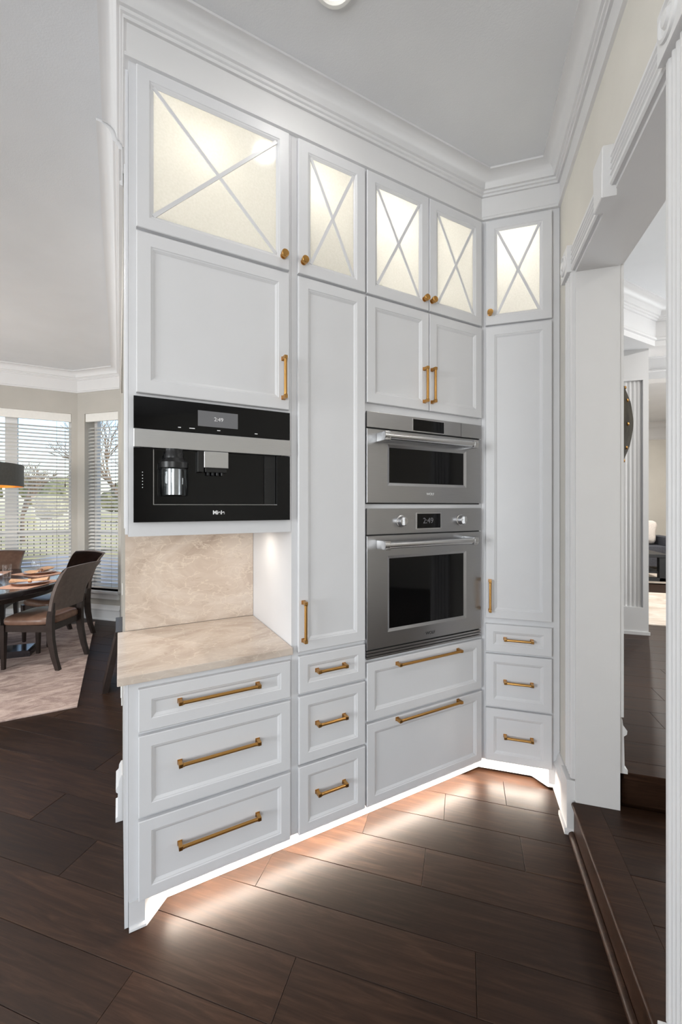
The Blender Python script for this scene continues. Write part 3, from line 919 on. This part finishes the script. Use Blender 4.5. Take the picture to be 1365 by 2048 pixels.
dp = MB().box(1.325, 1.478, -.002, .001, 1.412, 1.486).build('display', 'black_glass', cp, B)
text('clock_digits', '2:49', .04, 'screen', cp, Vector((1.395, -.0026, 1.449))-Vector(B))
for x in (1.222, 1.617):
    k = MB().lathe([(.030, 0), (.030, -.006), (.025, -.008), (.023, -.03), (.021, -.032), (.0005, -.032)], (x, 0, 1.450), 24, 'y').build('knob', 'steel_bright', cp, B, smooth=35)
    MB().box(x-.006, x+.006, -.042, -.0325, 1.430, 1.470, .002).build('knob_grip', 'steel_bright', cp, B)
d = oven_door(ov, B, OX0, OX1, .842, 1.383, 1.158, 1.65, .928, 1.269)
handle_bar(d, B, 1.090, 1.662, 1.341)
text('maker_name', 'WOLF', .022, 'print_dark', d, Vector((1.411, -.0008, .872))-Vector(B))
for i in range(3): MB().box(OX0, OX1, .0+.001*i, .012, .799+.0135*i, .8085+.0135*i, .001).build('vent_strip', 'steel', ov, B)

# niche light under the upper cabinet
b = (.5, .3, 1.4085)
o = MB().lathe([(.03, .0035), (.03, -.004), (.026, -.006), (.0005, -.006)], (0, 0, 0), 20).build('niche_light', 'bulb_warm', None, smooth=30)
solo(o, 'small round light under the upper cabinet over the stone counter', 'light', FA, b)
lamp('niche_bulb', 'AREA', FA.w((.53, .3, 1.398)), (0, 0, 0), .48, (1, .9, .78), .06)
lamp('niche_bulb', 'AREA', FA.w((.2, .3, 1.398)), (0, 0, 0), .52, (1, .92, .82), .06)
b = (.2, .3, 1.4085)
o2 = o.copy(); COL.objects.link(o2); o2.location = FA.w(b)
for q in (o, o2): q['group'] = 'round lights over the counter'

# ------------------------------------------------------------------ ceiling downlights
def downlight(x, y, e=20, lab=''):
    t = thing('downlight', lab, 'ceiling light', FW, (x, y, CEIL-.012), 'recessed downlights in the ceiling')
    MB().lathe([(.056, .0119), (.077, .0119), (.077, .004), (.073, 0), (.062, .0), (.056, .006)], (0, 0, 0), 32, cap=False).build('trim_ring', 'plastic', t, smooth=40)
    MB().lathe([(.056, .009), (.03, .0085), (.0005, .0085)], (0, 0, 0), 32).build('lens', 'bulb', t, smooth=40)
    lamp('downlight_bulb', 'AREA', (x, y, CEIL-.014), (0, 0, 0), e, (1, .965, .92), .11)
for x, y, e in ((-.43, 1.36, 1.6), (-2.1, -.3, 5), (0, -.9, 5), (-.5, -2.6, 5), (-2.6, -2.6, 5), (2.4, -1.2, 5), (-4.6, 0.2, 7), (-3.2, 1.75, 34), (2.1, 1.6, 10), (2.4, 3.4, 20), (3.0, 8.3, 60), (2.6, 6.2, 30)):  # first is visible; dining and hall ones added unseen to brighten those areas
    downlight(x, y, e, 'round recessed ceiling downlight over the floor before the ovens' if y == 1.36 else ('unseen round downlight added in the ceiling of the raised hall' if x > 1.9 and y > 1.5 else 'unseen round recessed downlight in the ceiling away from the cabinets'))

# ------------------------------------------------------------------ dining corner
RUGZ = .012
rg = MB(); rg.box(-4.4, -.281, 2.04, 4.62, 0.0005, RUGZ, .003)
rug = solo(rg.build('dining_rug', 'rug', None, (-2, 3.3, 0)), 'mottled rose and grey rug under the round dining table', 'rug', FA, (-2, 3.3, 0))
TC = (-4.78, 2.75); TZ = .765; TR = .98
tb = thing('dining_table', 'large round dark wood dining table on a pedestal with flat feet', 'table', FW, (TC[0], TC[1], RUGZ))
MB().lathe([(TR-.03, TZ-.062), (TR-.008, TZ-.055), (TR, TZ-.04), (TR, TZ-.008), (TR-.008, TZ), (.001, TZ)], (0, 0, -RUGZ), 72).build('table_top', 'table', tb, smooth=35)
MB().lathe([(TR-.13, TZ-.12), (TR-.12, TZ-.0625)], (0, 0, -RUGZ), 64).build('apron', 'darkwood', tb, smooth=35)
MB().lathe([(.2, .095), (.2, .12), (.13, .15), (.11, .3), (.13, .5), (.2, .62), (.26, .644)], (0, 0, -RUGZ), 32).build('pedestal', 'darkwood', tb, smooth=40)
for i in range(4):
    a = math.radians(38)+i*PI/2
    q = MB(); q.prism([(.05, 0), (.66, 0), (.66, .05), (.64, .062), (.05, .064)], 'y', -.12, .12)
    q.build('foot', 'table', tb, rot=(0, 0, a))

def make_chair():
    c = thing('dining_chair', '', 'chair')
    # chair faces local +x; seat centre near origin
    def seat_ring(z, k):
        pts = []
        for i in range(28):
            a = 2*PI*i/28
            ca, sa = math.cos(a), math.sin(a)
            n = 5
            r = (abs(ca)**n+abs(sa)**n)**(-1/n)
            pts.append((.245*k*r*ca, (.235+.02*ca)*k*r*sa, z))
        return pts
    MB().rings([seat_ring(.415, .96), seat_ring(.425, 1), seat_ring(.455, 1.0), seat_ring(.475, .96), seat_ring(.487, .84), seat_ring(.494, .55), seat_ring(.497, .05)]).build('seat', 'leather', c, smooth=50)
    ap = MB()
    ap.box(-.225, .225, .195, .22, .35, .414); ap.box(-.225, .225, -.22, -.195, .35, .414); ap.box(.2, .225, -.2, .2, .35, .414); ap.box(-.225, -.2, -.2, .2, .35, .414)
    ap.build('apron', 'darkwood', c)
    for s in (-1, 1):
        q = MB()
        q.rings([[(.215+dx*k, s*.21+dy*k, z) for dx, dy in ((-.022, -.022), (.022, -.022), (.022, .022), (-.022, .022))] for z, k in ((.414, 1.05), (.2, .8), (0, .6))])
        q.build('front_leg', 'darkwood', c)
        q = MB()
        path = [(-.30, 0), (-.262, .12), (-.232, .27), (-.222, .40), (-.228, .50), (-.25, .62)]
        q.rings([[(x+dx, s*.205+dy, z) for dx, dy in ((-w, -.019), (w, -.019), (w, .019), (-w, .019))] for (x, z), w in zip(path, (.018, .022, .027, .03, .027, .02))])
        q.build('back_leg', 'darkwood', c, smooth=30)
    # curved, flared backrest
    U, V = 14, 12
    def bp(u, v, side):
        w = .225+.028*v**1.5
        x = -.232-.055*v-.125*v**2.2-.03*(1-u*u)*.9
        z = .545+.415*v-.012*u*u*(v > .9)
        t = .024*(1 if side else -1)*(1-.55*max(0, v-.8)/.2)*(1-.4*max(0, abs(u)-.85)/.15)
        return Vector((x+t, w*u, z))
    bk = MB()
    rings = []
    for j in range(V+1):
        v = j/V
        f = [bp(-1+2*i/U, v, True) for i in range(U+1)]
        g = [bp(1-2*i/U, v, False) for i in range(U+1)]
        rings.append(f+g)
    bk.rings(rings)
    bk.build('backrest', 'leather_back', c, smooth=50)
    # inner leather face of the back
    fb = MB(); rr = []
    for j in range(V+1):
        v = .02+.96*j/V
        rr.append([bp((-1+2*i/U)*.96, v, True)+Vector((.008, 0, .002)) for i in range(U+1)])
    vv = [[fb.bm.verts.new(p) for p in r] for r in rr]
    for a, b in zip(vv, vv[1:]):
        for i in range(U): fb.bm.faces.new((a[i], a[i+1], b[i+1], b[i]))
    ex = bmesh.ops.solidify(fb.bm, geom=fb.bm.faces[:], thickness=.002)
    fb.build('back_cushion', 'leather', c, smooth=50)
    return c
chairs = [((-3.924, 3.0), math.atan2(-.258, -.966), 'brown leather dining chair turned with its taupe back to the cabinets'),
          ((-4.46, 3.56), math.atan2(-.99, -.1), 'brown leather dining chair between the cabinet-side chair and the bay windows'),
          ((-5.26, 3.36), math.atan2(-.77, .63), 'brown leather dining chair with its back to the wide bay window')]
ch0 = make_chair()
for i, (p, rz, lab) in enumerate(chairs):
    c = ch0 if i == 0 else copy_tree(ch0)
    c.location = (p[0], p[1], RUGZ); c.rotation_euler = (0, 0, rz); tag(c, lab, 'chair', 'leather dining chairs')

# place settings
def setting(cx, cy, rz, who):
    z = TZ+.0005
    m = MB().box(-.16, .16, -.23, .23, 0, .004, .0015).build('placemat', 'mat')
    m.location = (cx, cy, z); m.rotation_euler = (0, 0, rz); tag(m, 'tan woven placemat at '+who, 'placemat', 'placemats')
    p = thing('dinner_plate', 'round copper rimmed plate at '+who, 'plate', FW, (cx, cy, z+.0045), 'dinner plates', rz)
    MB().lathe([(.08, 0), (.09, 0), (.15, .014), (.152, .017), (.148, .017), (.09, .006), (.001, .005)], (0, 0, 0), 36).build('charger', 'copper', p, smooth=40)
    MB().lathe([(.06, .0065), (.07, .0065), (.118, .02), (.12, .023), (.114, .022), (.07, .0105), (.001, .0095)], (0, 0, 0), 36).build('plate_dish', 'china', p, smooth=40)
    n = thing('napkin', 'folded tan napkin at '+who, 'napkin', FW, (cx, cy, z+.0285), 'folded napkins', rz+.5)
    q = MB(); rs = []
    for i in range(13):
        t = -1+2*i/12
        w = .022+.05*abs(t)**1.2; h = .018+.016*abs(t)
        rs.append([(.15*t, w*math.cos(a)*(1+.12*math.sin(5*a+i)), h*.5+h*.5*math.sin(a)*(1+.1*math.cos(4*a))) for a in [2*PI*k/14 for k in range(14)]])
    q.rings(rs); q.build('cloth', 'napkin', n, smooth=60)
    q = MB(); rs = [[(x, r*1.35*math.cos(a), .010+r*math.sin(a)) for a in [2*PI*k/18 for k in range(18)]] for x, r in ((-.012, .019), (-.012, .022), (.012, .022), (.012, .019))]
    q.rings(rs, True, False, False); q.build('napkin_ring', 'copper', n, smooth=40)
setting(-4.03, 2.95, math.atan2(-.258, -.966), 'the chair with its back to the cabinets')
setting(-4.55, 3.44, math.atan2(-.99, -.1), 'the chair beside the narrow bay window')
setting(-5.12, 3.22, math.atan2(-.77, .63), 'the chair at the wide bay window')
bw = MB().lathe([(.05, 0), (.06, 0), (.135, .05), (.142, .058), (.136, .057), (.06, .008), (.001, .006)], (0, 0, 0), 36).build('serving_bowl', 'china', smooth=40)
bw.location = (-4.62, 2.93, TZ+.0005); tag(bw, 'low pale bowl at the middle of the dining table', 'bowl')
def goblet(name, prof, x, y, lab):
    g = MB().lathe(prof, (0, 0, 0), 24).build(name, 'glass', smooth=40); g.location = (x, y, TZ+.0005); tag(g, lab, 'glass')
wg = [(.034, 0), (.035, .002), (.006, .006), (.004, .05), (.0045, .085), (.02, .098), (.038, .12), (.043, .15), (.040, .185), (.034, .205), (.032, .205), (.038, .185), (.041, .15), (.036, .122), (.018, .1005), (.0005, .098)]
goblet('wine_glass', wg, -4.25, 3.17, 'stemmed clear wine glass between the two nearest napkins')
tg = [(.03, 0), (.036, .002), (.04, .14), (.0385, .14), (.0345, .008), (.0005, .006)]
goblet('water_glass', tg, -4.62, 3.14, 'straight clear water glass left of the stemmed glass on the table')

# hanging drum shade over the table
ld = thing('pendant_lamp', 'dark grey drum pendant lamp with gold lining over the dining table', 'lamp', FW, (-4.55, 2.59, 1.715))
R_ = .55
sh = MB(); sh.lathe([(R_, 0), (R_, .21)], (0, 0, 0), 48, cap=False); sh.build('lamp_shade', 'shade', ld, smooth=40)
MB().lathe([(R_-.004, .001), (R_-.004, .209)], (0, 0, 0), 48, cap=False).build('shade_lining', 'shade_in', ld, smooth=40)
q = MB()
for i in range(3):
    a = i*2*PI/3; q.tube([(0, 0, .19), ((R_-.004)*math.cos(a), (R_-.004)*math.sin(a), .19)], .004, 6)
q.build('spider_frame', 'iron', ld)
MB().tube([(0, 0, .19), (0, 0, CEIL-1.715-.012)], .005, 8).build('cord', 'iron', ld)
MB().lathe([(.06, -.02), (.06, 0)], (0, 0, CEIL-1.7155), 24).build('canopy', 'iron', ld)
MB().lathe([(.01, .16), (.03, .13), (.03, .12), (.015, .1), (.001, .096)], (0, 0, -.04), 16).build('bulb', 'bulb_warm', ld, smooth=40)
lamp('pendant_bulb', 'POINT', (-4.55, 2.59, 1.845), energy=26, color=(1, .93, .86), radius=.05)

# bench in the recess behind the cabinets
B = (.15, 2.4, 0)
bn = thing('bench', 'dark wooden bench with a splayed end panel beside the wall end', 'bench', FA, B)
MB().box(-.03, .5, 2.12, 2.62, .475, .51, .004).build('bench_top', 'darkwood', bn, B)
q = MB(); q.rings([[(-.125, 2.2, 0), (-.08, 2.2, 0), (.02, 2.2, .4745), (-.02, 2.2, .4745)], [(-.125, 2.54, 0), (-.08, 2.54, 0), (.02, 2.54, .4745), (-.02, 2.54, .4745)]])
q.build('end_panel', 'darkwood', bn, B)
MB().box(.43, .47, 2.2, 2.54, 0, .4745).build('end_panel', 'darkwood', bn, B)

# wall plates
def plate(fr, x, y, z, lab, name='outlet_plate', w=.07, h=.115):
    p = thing(name, lab, 'switch', fr, (x, y, z))
    MB().box(-w/2, w/2, -.006, 0, -h/2, h/2, .002).build('cover', 'plastic', p)
    MB().box(-.012, .012, -.009, -.0062, -.028, .028, .001).build('rocker', 'plastic', p)
    return p
plate(FA, .055, 2.8595, .72, 'white wall switch on the grey wall end past the niche', 'light_switch')
o_ = plate(FA, .0135, .68, .60, 'white outlet plate on the wall end behind the base cabinet')
o_.rotation_euler = (0, 0, PI/4-PI/2)

# ------------------------------------------------------------------ living room seen through the opening
FZ = STEP2
r1 = MB().box(-1.1, 1.1, -.9, .9, 0, .012, .003).build('hall_rug', 'rug2'); r1.location = (2.75, 5.78, FZ+.0005); tag(r1, 'plain sand coloured rug in the raised hall', 'rug')
r2 = MB().box(-1.6, 1.6, -1.3, 1.3, 0, .012, .003).build('living_rug', 'rug2'); r2.location = (2.95, 8.85, FZ+.0005); tag(r2, 'pale rug under the black coffee table', 'rug')
ct = thing('coffee_table', 'low black coffee table in front of the grey sofa', 'table', FW, (2.75, 8.05, FZ+.0125))
MB().box(-.62, .37, -.4, .4, .38, .43, .006).build('table_top', 'iron', ct)
MB().box(-.55, .3, -.33, .33, .12, .15, .004).build('lower_shelf', 'iron', ct)
for x, y in ((-.54, -.33), (.28, -.33), (-.54, .33), (.28, .33)):
    MB().box(x-.045, x+.045, y-.045, y+.045, .0, .38, .004).build('leg', 'iron', ct)
MB().box(-.6, .34, -.375, -.285, 0, .055, .004).build('base_rail', 'iron', ct)
sf = thing('sofa', 'grey upholstered sofa behind the black coffee table', 'sofa', FW, (3.14, 9.3, FZ+.0125))
MB().box(-1.0, .62, -.42, .42, .08, .30, .03).build('base', 'sofa', sf, smooth=40)
for x, y in ((-.92, -.36), (.54, -.36), (-.92, .36), (.54, .36)): MB().lathe([(.02, 0), (.028, .085)], (x, y, 0), 12).build('leg', 'iron', sf)
MB().box(-.85, .45, -.44, .25, .30, .46, .05).build('seat_cushion', 'sofa', sf, smooth=40)
MB().box(-1.0, .40, .22, .44, .3, .86, .06).build('backrest', 'sofa', sf, smooth=40)
MB().box(.46, .66, -.42, .42, .3, .62, .05).build('armrest', 'sofa', sf, smooth=40)
MB().box(-1.02, -.85, -.42, .42, .3, .62, .05).build('armrest', 'sofa', sf, smooth=40)
cu = MB(); rs = []
for i in range(9):
    t = i/8; y = -.09+.18*t; k = math.sin(PI*(.06+.88*t))**.5
    pts = []
    for j in range(32):
        a = 2*PI*j/32; ca, sa = math.cos(a), math.sin(a)
        r = (abs(ca)**3.4+abs(sa)**3.4)**(-1/3.4)*.215*(.55+.45*k)*(1+.16*abs(math.sin(2*a))**4)
        pts.append((r*ca, y*(1-.3*(1-k)), r*sa))
    rs.append(pts)
cu.rings(rs)
cu = cu.build('cushion', 'cushion', smooth=50); cu.location = (3.31, 9.22, FZ+.735); cu.rotation_euler = (math.radians(-14), math.radians(10), 0)
tag(cu, 'ivory square cushion leaning on the grey sofa', 'cushion')

# ------------------------------------------------------------------ outdoors
lw_ = MB().box(-90, 30, 5.6, 130, -.6, -.35).build('lawn', 'lawn'); struct(lw_, label='dry winter lawn outside the bay')
lw2 = MB().box(-90, -8.4, -60, 5.6, -.6, -.35).build('lawn_side', 'lawn'); struct(lw2, label='dry winter lawn beside the house')
pt = struct(MB().box(-14, -3.2, 5.0, 11.5, -.34, -.28).build('patio', 'stone_ext'), label='grey stone patio outside the bay')
# iron fence running across the lawn
fe = thing('iron_fence', 'black iron picket fence across the lawn outside the bay', 'fence', FA, (-9, 17, -.35))
rl = MB(); rl.box(-16, 22, -.02, .02, .12, .16); rl.box(-16, 22, -.02, .02, 1.2, 1.24); rl.build('rail', 'iron', fe)
pk = MB().box(-.012, .012, -.012, .012, 0, 1.36).build('picket', 'iron', fe); pk.location = (-16, 0, 0)
for i in range(1, 200):
    inst('picket', pk.data, fe, (-16+.19*i, 0, 0))
def blob_tree(x, y, h, r, lab, seed):
    rnd = random.Random(seed)
    t = thing('leafy_tree', lab, 'tree', FW, (x, y, -.35), 'trees beyond the lawn')
    MB().tube([(0, 0, 0), (.1, 0, h*.3), (0, .1, h*.6)], [.22, .17, .08], 8).build('trunk', 'bark', t, smooth=40)
    mb = MB()
    for k in range(16):
        a = rnd.uniform(0, 2*PI); d = rnd.uniform(0, r*.75); zz = rnd.uniform(.3, .85)*h
        rr_ = rnd.uniform(.28, .5)*r
        q = bmesh.ops.create_icosphere(mb.bm, subdivisions=2, radius=rr_)
        for v in q['verts']:
            v.co = v.co*(1+rnd.uniform(-.22, .22))+Vector((d*math.cos(a), d*math.sin(a), zz))
    mb.build('crown', 'leaf', t)
    return t
for i, (ang, dist, h, r) in enumerate(((-68, 68, 5.6, 3.6), (-59.5, 70, 6, 3.8), (-52, 66, 5.2, 3.4), (-44, 72, 6, 3.8), (-37, 68, 5.6, 3.5))):
    a = math.radians(ang)
    blob_tree(dist*math.sin(a), dist*math.cos(a), h, r, 'rounded olive green tree in the row beyond the lawn', i)
def bare_tree(x, y, lab, seed, h=6):
    rnd = random.Random(seed)
    t = thing('bare_tree', lab, 'tree', FW, (x, y, -.35))
    tr = MB(); br = MB()
    def grow(p, d, L, r, lev):
        e = p+d*L
        (tr if lev < 1 else br).tube([p, p+d*L*.5+Vector((rnd.uniform(-1, 1), rnd.uniform(-1, 1), 0))*L*.04, e], [r, r*.85, r*.68], 6 if lev < 2 else 4)
        if lev >= 5: return
        for k in range(3 if lev < 4 else 3):
            nd_ = (d+Vector((rnd.uniform(-1, 1), rnd.uniform(-1, 1), rnd.uniform(-.15, .7)))*.8).normalized()
            grow(e, nd_, L*rnd.uniform(.62, .82), r*.62, lev+1)
    grow(Vector((0, 0, 0)), Vector((0, 0, 1)), h*.28, .13, 0)
    tr.build('trunk', 'bark', t, smooth=40); br.build('branches', 'bark', t)
bare_tree(-14.2, 14.6, 'leafless tree with fine branches seen through the narrow window', 4, 6.4)
bare_tree(-21, 15.0, 'leafless tree with fine branches beyond the iron fence', 9, 5)
